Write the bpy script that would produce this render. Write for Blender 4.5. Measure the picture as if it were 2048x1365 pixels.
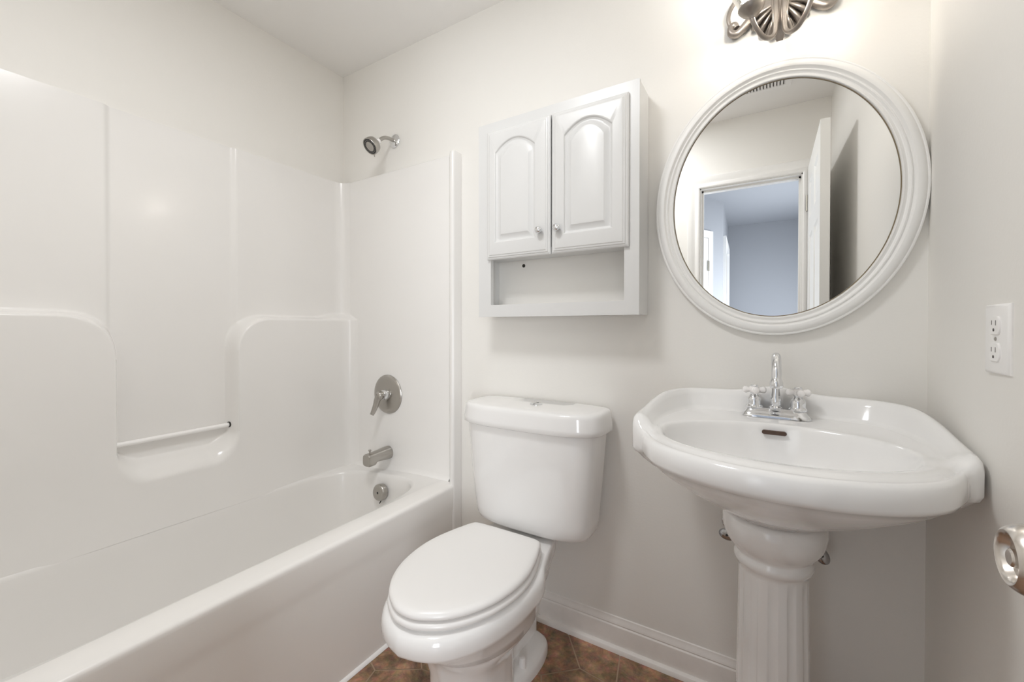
import bpy, bmesh, math, random
from mathutils import Vector, Matrix
random.seed(7)
S = bpy.context.scene
for o in list(bpy.data.objects):
    bpy.data.objects.remove(o)
COL = S.collection
PI = math.pi

# ------------------------------------------------------------------ camera
cd = bpy.data.cameras.new('camera')
cam = bpy.data.objects.new('camera', cd)
COL.objects.link(cam)
F_PX, YAW, PITCH, ROLL = 837.63, math.radians(31.356), math.radians(-0.50), math.radians(0.043)
fwd0 = Vector((-math.sin(YAW), math.cos(YAW), 0))
rt0 = Vector((math.cos(YAW), math.sin(YAW), 0))
up0 = Vector((0, 0, 1))
fwd = fwd0 * math.cos(PITCH) + up0 * math.sin(PITCH)
up = up0 * math.cos(PITCH) - fwd0 * math.sin(PITCH)
rt = rt0 * math.cos(ROLL) + up * math.sin(ROLL)
up = up * math.cos(ROLL) - rt0 * math.sin(ROLL)
M = Matrix.Identity(4)
for i in range(3):
    M[i][0], M[i][1], M[i][2] = rt[i], up[i], -fwd[i]
M[0][3], M[1][3], M[2][3] = 1.9158, -1.4327, 1.1179
cam.matrix_world = M
cd.sensor_width = 36
cd.lens = F_PX * 36 / 2048
cd.shift_y = (664.55 - 682.5) / 2048
cd.clip_start = 0.02
S.camera = cam

# ------------------------------------------------------------------ world, exposure, hall daylight
w = bpy.data.worlds.new('world')
S.world = w
w.use_nodes = True
w.node_tree.nodes['Background'].inputs[0].default_value = (0.75, 0.85, 1.0, 1)
w.node_tree.nodes['Background'].inputs[1].default_value = 0.3
S.view_settings.view_transform = 'Standard'
S.view_settings.look = 'None'
S.view_settings.gamma = 1
S.view_settings.use_curve_mapping = False
S.view_settings.exposure = 0.52
S.cycles.max_bounces = 16
S.cycles.diffuse_bounces = 10
S.cycles.glossy_bounces = 6
S.cycles.transmission_bounces = 8
S.cycles.transparent_max_bounces = 12
S.cycles.caustics_reflective = False
S.cycles.caustics_refractive = False
S.cycles.use_denoising = True
S.cycles.sample_clamp_indirect = 6.0
BULB = 108.0          # emission strength of each of the two vanity bulbs

def area(name, loc, rot, sx, sy, power, color):
    l = bpy.data.lights.new(name, 'AREA')
    l.shape = 'RECTANGLE'; l.size = sx; l.size_y = sy
    l.energy = power; l.color = color
    o = bpy.data.objects.new(name, l)
    COL.objects.link(o)
    o.location = loc; o.rotation_euler = rot
    return o
# daylight through the hall window (on the hall's right side, out of view)
area('hall_window_daylight', (2.78, -3.3, 1.05), (0, math.radians(90), 0), 1.3, 1.2, 50.0, (0.93, 0.965, 1.0))
# unseen fill light added under the ceiling to even out the brightness
lo = area('ceiling_fill_light', (1.16, -1.08, 2.425), (0, 0, 0), 0.36, 0.36, 8.6, (0.98, 0.99, 1.0))
lo.data.shape = 'DISK'

# ------------------------------------------------------------------ materials
def mat(name, color, rough=0.5, metal=0.0, coat=0.0, spec=0.5, bump=0.0, bscale=60.0, var=0.0, vscale=3.0, coat_rough=0.05):
    m = bpy.data.materials.new(name)
    m.use_nodes = True
    nt = m.node_tree
    b = nt.nodes['Principled BSDF']
    b.inputs['Base Color'].default_value = (*color, 1)
    b.inputs['Roughness'].default_value = rough
    b.inputs['Metallic'].default_value = metal
    b.inputs['Coat Weight'].default_value = coat
    b.inputs['Coat Roughness'].default_value = coat_rough
    b.inputs['Specular IOR Level'].default_value = spec
    tc = nt.nodes.new('ShaderNodeTexCoord')
    if var:
        n = nt.nodes.new('ShaderNodeTexNoise')
        n.inputs['Scale'].default_value = vscale
        n.inputs['Detail'].default_value = 6
        nt.links.new(tc.outputs['Object'], n.inputs['Vector'])
        mx = nt.nodes.new('ShaderNodeMix'); mx.data_type = 'RGBA'
        mx.inputs[6].default_value = (*[c * (1 - var) for c in color], 1)
        mx.inputs[7].default_value = (*[min(1, c * (1 + var)) for c in color], 1)
        nt.links.new(n.outputs['Fac'], mx.inputs[0])
        nt.links.new(mx.outputs[2], b.inputs['Base Color'])
    if bump:
        n = nt.nodes.new('ShaderNodeTexNoise')
        n.inputs['Scale'].default_value = bscale
        n.inputs['Detail'].default_value = 4
        nt.links.new(tc.outputs['Object'], n.inputs['Vector'])
        bp = nt.nodes.new('ShaderNodeBump')
        bp.inputs['Strength'].default_value = bump
        bp.inputs['Distance'].default_value = 0.002
        nt.links.new(n.outputs['Fac'], bp.inputs['Height'])
        nt.links.new(bp.outputs['Normal'], b.inputs['Normal'])
    return m

WALLC = (0.802, 0.786, 0.754)
M_wall = mat('wall_paint', WALLC, 0.55, bump=0.12, bscale=140, var=0.012, vscale=5)
M_ceil = mat('ceiling_paint', (0.82, 0.81, 0.795), 0.8, bump=0.1, bscale=150)
M_trim = mat('trim_paint', (0.82, 0.81, 0.79), 0.35, var=0.02, vscale=20)
M_base = mat('baseboard_paint', (0.80, 0.77, 0.74), 0.4, var=0.06, vscale=30)
M_door = mat('door_paint', (0.84, 0.84, 0.83), 0.35)
M_hall = mat('hall_dim_blue_paint', (0.315, 0.33, 0.36), 0.7)  # blue daylight and dimness of the hall put into the paint colour
M_fiber = mat('fiberglass', (0.81, 0.797, 0.78), 0.22, coat=0.25, coat_rough=0.12, var=0.015, vscale=4)
M_tubin = mat('tub_gelcoat', (0.80, 0.775, 0.74), 0.30, coat=0.1, coat_rough=0.15, var=0.03, vscale=9)
M_apron = mat('apron_gelcoat', (0.86, 0.845, 0.825), 0.25, coat=0.2, coat_rough=0.1, var=0.01)
M_porc = mat('porcelain', (0.84, 0.835, 0.83), 0.12, coat=0.4, coat_rough=0.04)
M_seat = mat('seat_plastic', (0.84, 0.83, 0.82), 0.28)
M_cab = mat('cabinet_paint', (0.68, 0.68, 0.675), 0.32, var=0.01)
M_frame = mat('mirror_frame_paint', (0.84, 0.835, 0.82), 0.35, bump=0.15, bscale=40)
M_glass = mat('mirror_silver', (0.93, 0.935, 0.93), 0.0, metal=1.0)
M_gap = mat('mirror_edge', (0.22, 0.17, 0.10), 0.4)
M_chrome = mat('chrome', (0.80, 0.81, 0.83), 0.07, metal=1.0)
M_valve = mat('dark_reflect_chrome', (0.42, 0.42, 0.43), 0.12, metal=1.0)  # dark reflections on the valve handles put into the chrome colour
M_nickel = mat('brushed_nickel', (0.46, 0.44, 0.41), 0.28, metal=1.0, bump=0.05, bscale=200)
M_knob = mat('satin_nickel', (0.66, 0.62, 0.58), 0.25, metal=1.0)
M_pewter = mat('antique_pewter', (0.33, 0.295, 0.265), 0.34, metal=0.85, var=0.35, vscale=35, bump=0.2, bscale=80)
M_dark = mat('dark_hole', (0.02, 0.018, 0.015), 0.6)
M_rust = mat('overflow_rust', (0.09, 0.05, 0.035), 0.6, var=0.5, vscale=80)
M_black = mat('black_rubber', (0.03, 0.03, 0.03), 0.5)
M_plast = mat('outlet_plastic', (0.86, 0.85, 0.84), 0.3)
M_slot = mat('outlet_slot', (0.10, 0.09, 0.085), 0.6)
M_ceram = mat('handle_porcelain', (0.90, 0.88, 0.87), 0.15, coat=0.5)
M_caulk = mat('white_caulk', (0.88, 0.87, 0.86), 0.4)
M_brass = mat('hinge_metal', (0.6, 0.58, 0.52), 0.3, metal=1.0)
M_vent = mat('vent_enamel', (0.82, 0.81, 0.80), 0.4)
M_grout = mat('grout', (0.40, 0.29, 0.20), 0.75, var=0.12, vscale=30)

def bulb_material():
    m = bpy.data.materials.new('bulb_glow'); m.use_nodes = True
    nt = m.node_tree; nt.nodes.clear()
    e = nt.nodes.new('ShaderNodeEmission')
    e.inputs[0].default_value = (1.0, 0.985, 0.96, 1); e.inputs[1].default_value = BULB
    o = nt.nodes.new('ShaderNodeOutputMaterial')
    nt.links.new(e.outputs[0], o.inputs[0])
    return m
M_bulb = bulb_material()

def shade_material():
    m = bpy.data.materials.new('smoked_ribbed_glass'); m.use_nodes = True
    nt = m.node_tree; nt.nodes.clear()
    t = nt.nodes.new('ShaderNodeBsdfTransparent'); 
    tc = nt.nodes.new('ShaderNodeTexCoord')
    wv = nt.nodes.new('ShaderNodeTexWave'); wv.bands_direction = 'Z'; wv.inputs['Scale'].default_value = 42; wv.inputs['Distortion'].default_value = 0.6
    nt.links.new(tc.outputs['Object'], wv.inputs['Vector'])
    cr = nt.nodes.new('ShaderNodeValToRGB')
    cr.color_ramp.elements[0].position = 0.25; cr.color_ramp.elements[0].color = (0.22, 0.19, 0.155, 1)
    cr.color_ramp.elements[1].position = 0.75; cr.color_ramp.elements[1].color = (0.86, 0.83, 0.78, 1)
    nt.links.new(wv.outputs['Fac'], cr.inputs[0]); nt.links.new(cr.outputs[0], t.inputs[0])
    g = nt.nodes.new('ShaderNodeBsdfGlossy'); g.inputs[0].default_value = (0.9, 0.88, 0.85, 1); g.inputs[1].default_value = 0.08
    fr = nt.nodes.new('ShaderNodeFresnel'); fr.inputs[0].default_value = 1.5
    mx = nt.nodes.new('ShaderNodeMixShader')
    nt.links.new(fr.outputs[0], mx.inputs[0]); nt.links.new(t.outputs[0], mx.inputs[1]); nt.links.new(g.outputs[0], mx.inputs[2])
    o = nt.nodes.new('ShaderNodeOutputMaterial'); nt.links.new(mx.outputs[0], o.inputs[0])
    return m
M_shade = shade_material()

def tile_material():
    m = bpy.data.materials.new('slate_vinyl'); m.use_nodes = True
    nt = m.node_tree; b = nt.nodes['Principled BSDF']
    tc = nt.nodes.new('ShaderNodeTexCoord')
    n = nt.nodes.new('ShaderNodeTexNoise'); n.inputs['Scale'].default_value = 15; n.inputs['Detail'].default_value = 12
    n.inputs['Roughness'].default_value = 0.72; n.inputs['Distortion'].default_value = 0.35
    nt.links.new(tc.outputs['Object'], n.inputs['Vector'])
    r = nt.nodes.new('ShaderNodeValToRGB')
    r.color_ramp.elements[0].position = 0.32; r.color_ramp.elements[0].color = (0.045, 0.024, 0.012, 1)
    r.color_ramp.elements[1].position = 0.72; r.color_ramp.elements[1].color = (0.30, 0.175, 0.095, 1)
    e = r.color_ramp.elements.new(0.47); e.color = (0.120, 0.066, 0.034, 1)
    e = r.color_ramp.elements.new(0.58); e.color = (0.195, 0.100, 0.050, 1)
    nt.links.new(n.outputs['Fac'], r.inputs[0])
    n2 = nt.nodes.new('ShaderNodeTexNoise'); n2.inputs['Scale'].default_value = 45; n2.inputs['Detail'].default_value = 8
    nt.links.new(tc.outputs['Object'], n2.inputs['Vector'])
    mx = nt.nodes.new('ShaderNodeMix'); mx.data_type = 'RGBA'; mx.blend_type = 'OVERLAY'; mx.inputs[0].default_value = 0.55
    nt.links.new(r.outputs[0], mx.inputs[6]); nt.links.new(n2.outputs['Color'], mx.inputs[7])
    hs = nt.nodes.new('ShaderNodeHueSaturation'); hs.inputs['Saturation'].default_value = 0.9; hs.inputs['Value'].default_value = 2.0
    nt.links.new(mx.outputs[2], hs.inputs['Color'])
    nt.links.new(hs.outputs[0], b.inputs['Base Color'])
    b.inputs['Roughness'].default_value = 0.45
    bp = nt.nodes.new('ShaderNodeBump'); bp.inputs['Strength'].default_value = 0.25; bp.inputs['Distance'].default_value = 0.003
    nt.links.new(n2.outputs['Fac'], bp.inputs['Height']); nt.links.new(bp.outputs[0], b.inputs['Normal'])
    return m
M_tile = tile_material()

# ------------------------------------------------------------------ mesh helpers
ORIG = {}
def root_origin(o):
    while o.parent is not None:
        o = o.parent
    return ORIG.get(o.name, Vector((0, 0, 0)))

def obj(name, bm, m, parent=None, origin=None, smooth=38, bevel=0.0, seg=3, label=None, subsurf=0):
    """link bm (built in world coordinates) as one mesh object"""
    bmesh.ops.recalc_face_normals(bm, faces=bm.faces)
    me = bpy.data.meshes.new(name)
    org = root_origin(parent) if parent is not None else Vector(origin or (0, 0, 0))
    if org.length:
        bmesh.ops.translate(bm, verts=bm.verts, vec=-org)
    bm.to_mesh(me); bm.free()
    for mm in (m if isinstance(m, (list, tuple)) else [m]):
        me.materials.append(mm)
    o = bpy.data.objects.new(name, me)
    COL.objects.link(o)
    if parent is not None:
        o.parent = parent
    else:
        o.location = org
        ORIG[o.name] = org
    if smooth:
        me.shade_smooth()
        me.set_sharp_from_angle(angle=math.radians(smooth))
    if bevel:
        b = o.modifiers.new('bevel', 'BEVEL'); b.width = bevel; b.segments = seg; b.limit_method = 'ANGLE'; b.angle_limit = math.radians(40)
        b.harden_normals = False
    if subsurf:
        s = o.modifiers.new('subsurf', 'SUBSURF'); s.levels = subsurf; s.render_levels = subsurf
    if label: o['label'] = label
    return o

def thing(name, label, cat, loc=(0, 0, 0), group=None):
    o = bpy.data.objects.new(name, None)
    COL.objects.link(o)
    o.location = loc; o.empty_display_size = 0.05
    ORIG[o.name] = Vector(loc)
    o['label'] = label; o['category'] = cat
    if group: o['group'] = group
    return o

def tag(o, label, cat, group=None):
    o['label'] = label; o['category'] = cat
    if group: o['group'] = group
    return o

def struct(name, bm, m, parent=None, label=None, cat=None, **k):
    o = obj(name, bm, m, parent, **k)
    if parent is None:
        o['kind'] = 'structure'
        if label: o['label'] = label
        if cat: o['category'] = cat
    return o

def B(): return bmesh.new()

def box(bm, x0, x1, y0, y1, z0, z1, mi=0):
    v = [bm.verts.new(p) for p in ((x0, y0, z0), (x1, y0, z0), (x1, y1, z0), (x0, y1, z0), (x0, y0, z1), (x1, y0, z1), (x1, y1, z1), (x0, y1, z1))]
    for q in ((0, 3, 2, 1), (4, 5, 6, 7), (0, 1, 5, 4), (1, 2, 6, 5), (2, 3, 7, 6), (3, 0, 4, 7)):
        f = bm.faces.new([v[i] for i in q]); f.material_index = mi
    return v

def loft(bm, rings, cap0=True, cap1=True, closed=True, mi=0):
    R = [[bm.verts.new(p) for p in r] for r in rings]
    n = len(R[0])
    for a, b in zip(R, R[1:]):
        for i in range(n if closed else n - 1):
            j = (i + 1) % n
            f = bm.faces.new((a[i], a[j], b[j], b[i])); f.material_index = mi
    if cap0 and closed:
        f = bm.faces.new(R[0][::-1]); f.material_index = mi
    if cap1 and closed:
        f = bm.faces.new(R[-1]); f.material_index = mi
    return R

def frame_of(axis):
    a = Vector(axis).normalized()
    t = Vector((0, 0, 1)) if abs(a.z) < 0.9 else Vector((1, 0, 0))
    u = a.cross(t).normalized()
    return a, u, a.cross(u).normalized()

def lathe(bm, prof, org, axis=(0, 0, 1), n=32, cap0=True, cap1=True, mi=0, rfun=None):
    """prof: list of (distance along axis, radius)"""
    a, u, v = frame_of(axis)
    o = Vector(org)
    rings = []
    for d, r in prof:
        rings.append([o + a * d + (u * math.cos(2 * PI * i / n) + v * math.sin(2 * PI * i / n)) * (max(r, 1e-4) * (rfun(2 * PI * i / n, d) if rfun else 1)) for i in range(n)])
    return loft(bm, rings, cap0, cap1, mi=mi)

def tube(bm, pts, r, n=14, cap=True, mi=0):
    pts = [Vector(p) for p in pts]
    rr = r if isinstance(r, (list, tuple)) else [r] * len(pts)
    rings = []
    t0 = (pts[1] - pts[0]).normalized()
    _, u, v = frame_of(t0)
    for i, p in enumerate(pts):
        t = (pts[min(i + 1, len(pts) - 1)] - pts[max(i - 1, 0)]).normalized()
        u = (u - t * u.dot(t)).normalized(); v = t.cross(u)
        rings.append([p + (u * math.cos(2 * PI * k / n) + v * math.sin(2 * PI * k / n)) * rr[i] for k in range(n)])
    return loft(bm, rings, cap, cap, mi=mi)

def catmull(pts, sub=6, closed=False):
    P = [Vector(p) for p in pts]; out = []
    n = len(P)
    rng = range(n) if closed else range(n - 1)
    for i in rng:
        g = (lambda k: P[k % n]) if closed else (lambda k: P[max(0, min(n - 1, k))])
        p0, p1, p2, p3 = g(i - 1), g(i), g(i + 1), g(i + 2)
        for s in range(sub):
            t = s / sub
            out.append(0.5 * ((2 * p1) + (p2 - p0) * t + (2 * p0 - 5 * p1 + 4 * p2 - p3) * t * t + (3 * p1 - p0 - 3 * p2 + p3) * t ** 3))
    if not closed: out.append(P[-1])
    return out

def sphere(bm, c, r, n=16, sx=1, sy=1, sz=1):
    m = bmesh.ops.create_uvsphere(bm, u_segments=n, v_segments=max(6, n // 2), radius=r)
    bmesh.ops.scale(bm, verts=m['verts'], vec=(sx, sy, sz))
    bmesh.ops.translate(bm, verts=m['verts'], vec=Vector(c))

def sstep(a, b, x):
    t = max(0.0, min(1.0, (x - a) / (b - a)))
    return t * t * (3 - 2 * t)

# ================================================================== THE ROOM
H = 2.44
W0, W1 = 2.258, 2.222          # right wall x at the back and at the front (slightly out of square)
L = -1.58                      # front wall
def wx(y): return W0 + (W1 - W0) * (y / L)

# floor: one mesh of irregular stone-look tiles with grout joints
def build_floor():
    bm = B()
    s = 0.1626
    ax, ay = 1.5 * s, math.sqrt(3) * s
    V1 = Vector((1.397, -0.151))
    special = {}
    verts = {}
    def key(i, j, t): return (i, j, t)
    def pos(i, j, t):
        k = (i, j, t)
        if k in verts: return verts[k]
        # type 0: edges towards 0/120/240 deg ; type 1: edges towards 180/60/300
        x = V1.x + i * ax + (s if t else 0); y = V1.y + j * ay + i * ay / 2
        rnd = random.Random(i * 131 + j * 17 + t * 7 + 5)
        p = Vector((x + rnd.uniform(-.034, .034), y + rnd.uniform(-.034, .034)))
        verts[k] = p
        return p
    verts[(0, 0, 0)] = Vector((1.397, -0.151))
    verts[(0, 0, 1)] = Vector((1.520, -0.165))
    verts[(-1, 1, 1)] = Vector((1.283, -0.004))
    verts[(-3, 0, 1)] = Vector((0.828, -0.506))
    verts[(-1, 0, 1)] = Vector((1.300, -0.240))
    verts[(-2, 0, 0)] = Vector((0.955, -0.423))
    verts[(-3, 0, 0)] = Vector((0.700, -0.455))
    verts[(1, 0, 0)] = Vector((1.490, -0.015))
    # a hexagon cell (i,j) around the centre, corners from the two vertex types
    x0, x1, y0, y1 = 0.0, W0, L - 0.13, 0.0
    def clip(poly):
        def cut(P, f, inter):
            out = []
            for a, b in zip(P, P[1:] + P[:1]):
                fa, fb = f(a), f(b)
                if fa >= 0: out.append(a)
                if (fa >= 0) != (fb >= 0):
                    t = fa / (fa - fb); out.append(a + (b - a) * t)
            return out
        for f in (lambda p: p.x - x0, lambda p: x1 - p.x, lambda p: p.y - y0, lambda p: y1 - p.y):
            poly = cut(poly, f, None)
            if len(poly) < 3: return []
        return poly
    for i in range(-9, 6):
        for j in range(-14, 12):
            c = [pos(i, j, 0), pos(i, j, 1), pos(i + 1, j, 0), pos(i, j + 1, 1), pos(i, j + 1, 0), pos(i - 1, j + 1, 1)]
            # order around the centroid
            ce = sum(c, Vector((0, 0))) / 6
            if not (x0 - .3 < ce.x < x1 + .3 and y0 - .3 < ce.y < y1 + .3): continue
            c.sort(key=lambda p: math.atan2(p.y - ce.y, p.x - ce.x))
            ins = []
            n = len(c); g = 0.0023
            for k in range(n):
                a, b, d = c[k - 1], c[k], c[(k + 1) % n]
                e1 = (b - a).normalized(); e2 = (d - b).normalized()
                n1 = Vector((-e1.y, e1.x)); n2 = Vector((-e2.y, e2.x))
                bis = (n1 + n2); bl = max(0.3, bis.length); bis = bis.normalized()
                ins.append(b + bis * (g / max(0.45, bis.dot(n1))))
            poly = clip(ins)
            if len(poly) < 3: continue
            try:
                f = bm.faces.new([bm.verts.new((p.x, p.y, 0.0012)) for p in poly]); f.material_index = 0
                if f.normal.z < 0: f.normal_flip()
            except ValueError:
                pass
    box(bm, x0, x1, y0, y1, -0.05, 0.0, 1)
    return struct('floor', bm, [M_tile, M_grout], smooth=0, label='brown stone-look vinyl floor with pale joints', cat='floor')
build_floor()

bm = B(); box(bm, -0.1, 2.40, L - 0.12, 0.1, H, H + 0.1); struct('ceiling', bm, M_ceil, smooth=0, label='plain off-white bathroom ceiling', cat='ceiling')
bm = B(); box(bm, -0.1, 0.0, L - 0.12, 0.1, -0.05, H); struct('wall_left', bm, M_wall, smooth=0, label='off-white wall above the long side of the tub', cat='wall')
bm = B(); box(bm, 0.0, 2.40, 0.0, 0.1, -0.05, H); struct('wall_back', bm, M_wall, smooth=0, label='cream painted wall behind toilet, cabinet and sink', cat='wall')
bm = B()
loft(bm, [[Vector((W0, 0, z)), Vector((wx(L), L, z)), Vector((W0 + .12, L, z)), Vector((W0 + .12, 0, z))] for z in (-0.05, H)])
struct('wall_right', bm, M_wall, smooth=0, label='cream painted wall to the right of the sink', cat='wall')
OX0, OX1, OZ = 1.530, 2.095, 2.035
bm = B()
box(bm, 0.0, OX0, L - 0.12, L, -0.05, H)
box(bm, OX1, 2.40, L - 0.12, L, -0.05, H)
box(bm, OX0, OX1, L - 0.12, L, OZ, H)
struct('wall_front', bm, M_wall, smooth=0, label='wall with the open doorway, seen in the mirror', cat='wall')

# door casing and jamb (seen in the mirror)
def casing_profile():
    return [(0, 0), (0, .010), (.006, .014), (.022, .014), (.028, .011), (.040, .013), (.056, .019), (.068, .019), (.074, .015), (.074, 0)]
def casing(bm, x0, x1, zt, ypl, sgn):
    pr = casing_profile()
    paths = []
    for off, h in pr:
        paths.append([Vector((x0 - off, ypl + sgn * h, 0)), Vector((x0 - off, ypl + sgn * h, zt + off)), Vector((x1 + off, ypl + sgn * h, zt + off)), Vector((x1 + off, ypl + sgn * h, 0))])
    P = [[bm.verts.new(p) for p in r] for r in paths]
    for a, b in zip(P, P[1:]):
        for i in range(3):
            bm.faces.new((a[i], a[i + 1], b[i + 1], b[i]))
    for i in range(3):
        bm.faces.new((P[-1][i], P[-1][i + 1], P[0][i + 1], P[0][i]))
bm = B()
casing(bm, OX0 + .006, OX1 - .006, OZ - .006, L, 1)
casing(bm, OX0 + .006, OX1 - .006, OZ - .006, L - 0.12, -1)
struct('trim_1', bm, M_trim, smooth=30, label='white moulded door casing around the doorway', cat='trim')
bm = B()
jt = .012
box(bm, OX0, OX0 + jt, L - .12, L, 0, OZ); box(bm, OX1 - jt, OX1, L - .12, L, 0, OZ); box(bm, OX0, OX1, L - .12, L, OZ - jt, OZ)
box(bm, OX0 + jt, OX0 + jt + .011, L - .075, L - .04, 0, OZ - jt); box(bm, OX1 - jt - .011, OX1 - jt, L - .075, L - .04, 0, OZ - jt)
box(bm, OX0 + jt, OX1 - jt, L - .075, L - .04, OZ - jt - .011, OZ - jt)
struct('trim_2', bm, M_trim, smooth=0, label='white door jamb lining the doorway', cat='trim')

# baseboard with shoe moulding on the back wall (between tub and right wall) and right wall
def strip(bm, prof, p0, p1, nrm):
    p0, p1, nrm = Vector(p0), Vector(p1), Vector(nrm)
    loft(bm, [[p + nrm * d + Vector((0, 0, z)) for d, z in prof] for p in (p0, p1)])
BP = [(0, 0.0), (.0125, 0.0), (.0125, .078), (.0118, .082), (.0085, .086), (.0100, .090), (.0080, .098), (.0045, .104), (.0035, .111), (0, .113)]
SP = [(.0126, 0.0), (.0285, 0.0), (.0275, .008), (.0240, .0145), (.0185, .0180), (.0126, .0190)]
bm = B(); strip(bm, BP, (0.79, 0, 0), (W0, 0, 0), (0, -1, 0)); bb = struct('baseboard_back', bm, M_base, smooth=25, label='scuffed white baseboard under the back wall', cat='baseboard')
bm = B(); strip(bm, SP, (0.79, 0, 0), (W0, 0, 0), (0, -1, 0)); struct('trim_3', bm, M_base, smooth=25, label='white quarter-round shoe moulding at the baseboard foot', cat='trim')
bm = B(); strip(bm, BP, (W0, -.03, 0), (wx(L), L, 0), (-1, 0, 0)); struct('baseboard_right', bm, M_base, smooth=25)

# ------------------------------------------------------------------ doors
def panel_slab(bm, w, h, t, panels, o, ux, uz, un):
    """door slab with raised-and-fielded panels on both faces. o = corner, ux width dir, uz up, un thickness dir"""
    o, ux, uz, un = Vector(o), Vector(ux), Vector(uz), Vector(un)
    xs = sorted({0, w} | {p[0] for p in panels} | {p[1] for p in panels})
    zs = sorted({0, h} | {p[2] for p in panels} | {p[3] for p in panels})
    def P(x, z, d): return o + ux * x + uz * z + un * d
    for face, sg in ((0, 1), (t, -1)):
        cache = {}
        def v(x, z, d=0.0):
            k = (round(x, 5), round(z, 5), round(d, 5))
            if k not in cache: cache[k] = bm.verts.new(P(x, z, face + sg * d))
            return cache[k]
        for xa, xb in zip(xs, xs[1:]):
            for za, zb in zip(zs, zs[1:]):
                hit = [p for p in panels if p[0] <= xa + 1e-6 and p[1] >= xb - 1e-6 and p[2] <= za + 1e-6 and p[3] >= zb - 1e-6]
                if not hit:
                    bm.faces.new((v(xa, za), v(xb, za), v(xb, zb), v(xa, zb)))
        for (xa, xb, za, zb) in panels:
            prev = None
            for ins, d in ((0, 0), (.008, .007), (.018, .008), (.040, .003)):
                q = [v(xa + ins, za + ins, d), v(xb - ins, za + ins, d), v(xb - ins, zb - ins, d), v(xa + ins, zb - ins, d)]
                if prev:
                    for i in range(4):
                        bm.faces.new((prev[i], prev[(i + 1) % 4], q[(i + 1) % 4], q[i]))
                prev = q
            bm.faces.new(prev)
    for a, b in (((0, 0), (w, 0)), ((w, 0), (w, h)), ((w, h), (0, h)), ((0, h), (0, 0))):
        bm.faces.new([bm.verts.new(q) for q in (P(a[0], a[1], 0), P(b[0], b[1], 0), P(b[0], b[1], t), P(a[0], a[1], t))])

def six_panels(w, h):
    m, c = .10, .085
    xm = w / 2
    rows = [(.22, .80), (.93, 1.62), (1.72, h - .11)]
    return [(xa, xb, za, zb) for za, zb in rows for xa, xb in ((m, xm - c / 2), (xm + c / 2, w - m))]

DX, DE, DHY = 2.112, -0.892, -1.555
bm = B()
dw, dh = DE - DHY, 2.032
panel_slab(bm, dw, dh, .036, six_panels(dw, dh), (DX, DHY, .012), (0, 1, 0), (0, 0, 1), (1, 0, 0))
bmesh.ops.remove_doubles(bm, verts=bm.verts, dist=1e-5)
door = struct('door_1', bm, M_door, smooth=0, label='white six-panel door standing open along the right wall', cat='door')
# door knob: tapered barrel with a privacy button in its hollow end
KY, KZ = -0.948, 0.9375
bm = B()
lathe(bm, [(-.001, .031), (.003, .0305), (.006, .024), (.008, .014), (.0090, .0135), (.0105, .0165), (.0125, .0235), (.0155, .0268), (.0200, .0276), (.0255, .0266), (.0300, .0244), (.0330, .0222),
           (.0343, .0205), (.0338, .0188), (.0315, .0170), (.0270, .0150), (.0260, .0001)], (DX, KY, KZ), (-1, 0.0, 0), 48)
knob = obj('doorknob', bm, M_knob, door, smooth=45, label='satin nickel doorknob with hollow end')
bm = B(); lathe(bm, [(.0255, .0070), (.0315, .0070), (.0328, .0055), (.0330, .0001)], (DX, KY, KZ), (-1, 0, 0), 20); obj('lock_button', bm, M_knob, knob)
bm = B(); lathe(bm, [(0, .030), (.010, .026), (.012, .015), (.03, .029), (.05, .024), (.058, .001)], (DX + .036, KY, KZ), (1, 0, 0), 32); obj('doorknob', bm, M_knob, door)
for hz in (0.25, 1.02, 1.80):
    bm = B()
    lathe(bm, [(0, .0055), (.09, .0055)], (DX - .004, DHY - .006, hz), (0, 0, 1), 12)
    obj('hinge', bm, M_brass, door)

# ------------------------------------------------------------------ hallway behind the doorway (seen in the mirror)
def wallpiece(name, p0, p1, th, label, m=M_hall, z0=-0.05, z1=H):
    p0, p1 = Vector((*p0, 0)), Vector((*p1, 0))
    d = (p1 - p0).normalized(); n = Vector((-d.y, d.x, 0)) * th
    bm = B()
    loft(bm, [[q + Vector((0, 0, z)) for q in (p0, p1, p1 + n, p0 + n)] for z in (z0, z1)])
    return struct(name, bm, m, smooth=0, label=label, cat='wall')
HY = L - 0.12
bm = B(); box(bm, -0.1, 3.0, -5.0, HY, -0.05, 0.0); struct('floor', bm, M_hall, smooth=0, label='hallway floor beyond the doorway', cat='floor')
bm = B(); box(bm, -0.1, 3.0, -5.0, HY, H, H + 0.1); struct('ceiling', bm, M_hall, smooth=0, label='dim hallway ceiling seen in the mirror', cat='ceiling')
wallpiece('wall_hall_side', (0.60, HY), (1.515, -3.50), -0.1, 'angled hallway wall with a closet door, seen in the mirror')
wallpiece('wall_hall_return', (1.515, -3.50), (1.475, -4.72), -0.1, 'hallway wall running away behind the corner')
wallpiece('wall_hall_far', (1.40, -4.72), (3.0, -4.72), -0.1, 'far hallway wall in the mirror, blue daylight put into its colour')
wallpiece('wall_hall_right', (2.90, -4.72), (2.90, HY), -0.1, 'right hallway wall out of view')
bm = B(); box(bm, 2.40, 2.90, HY, L, -0.05, H); struct('wall_hall_near', bm, M_hall, smooth=0)
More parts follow.
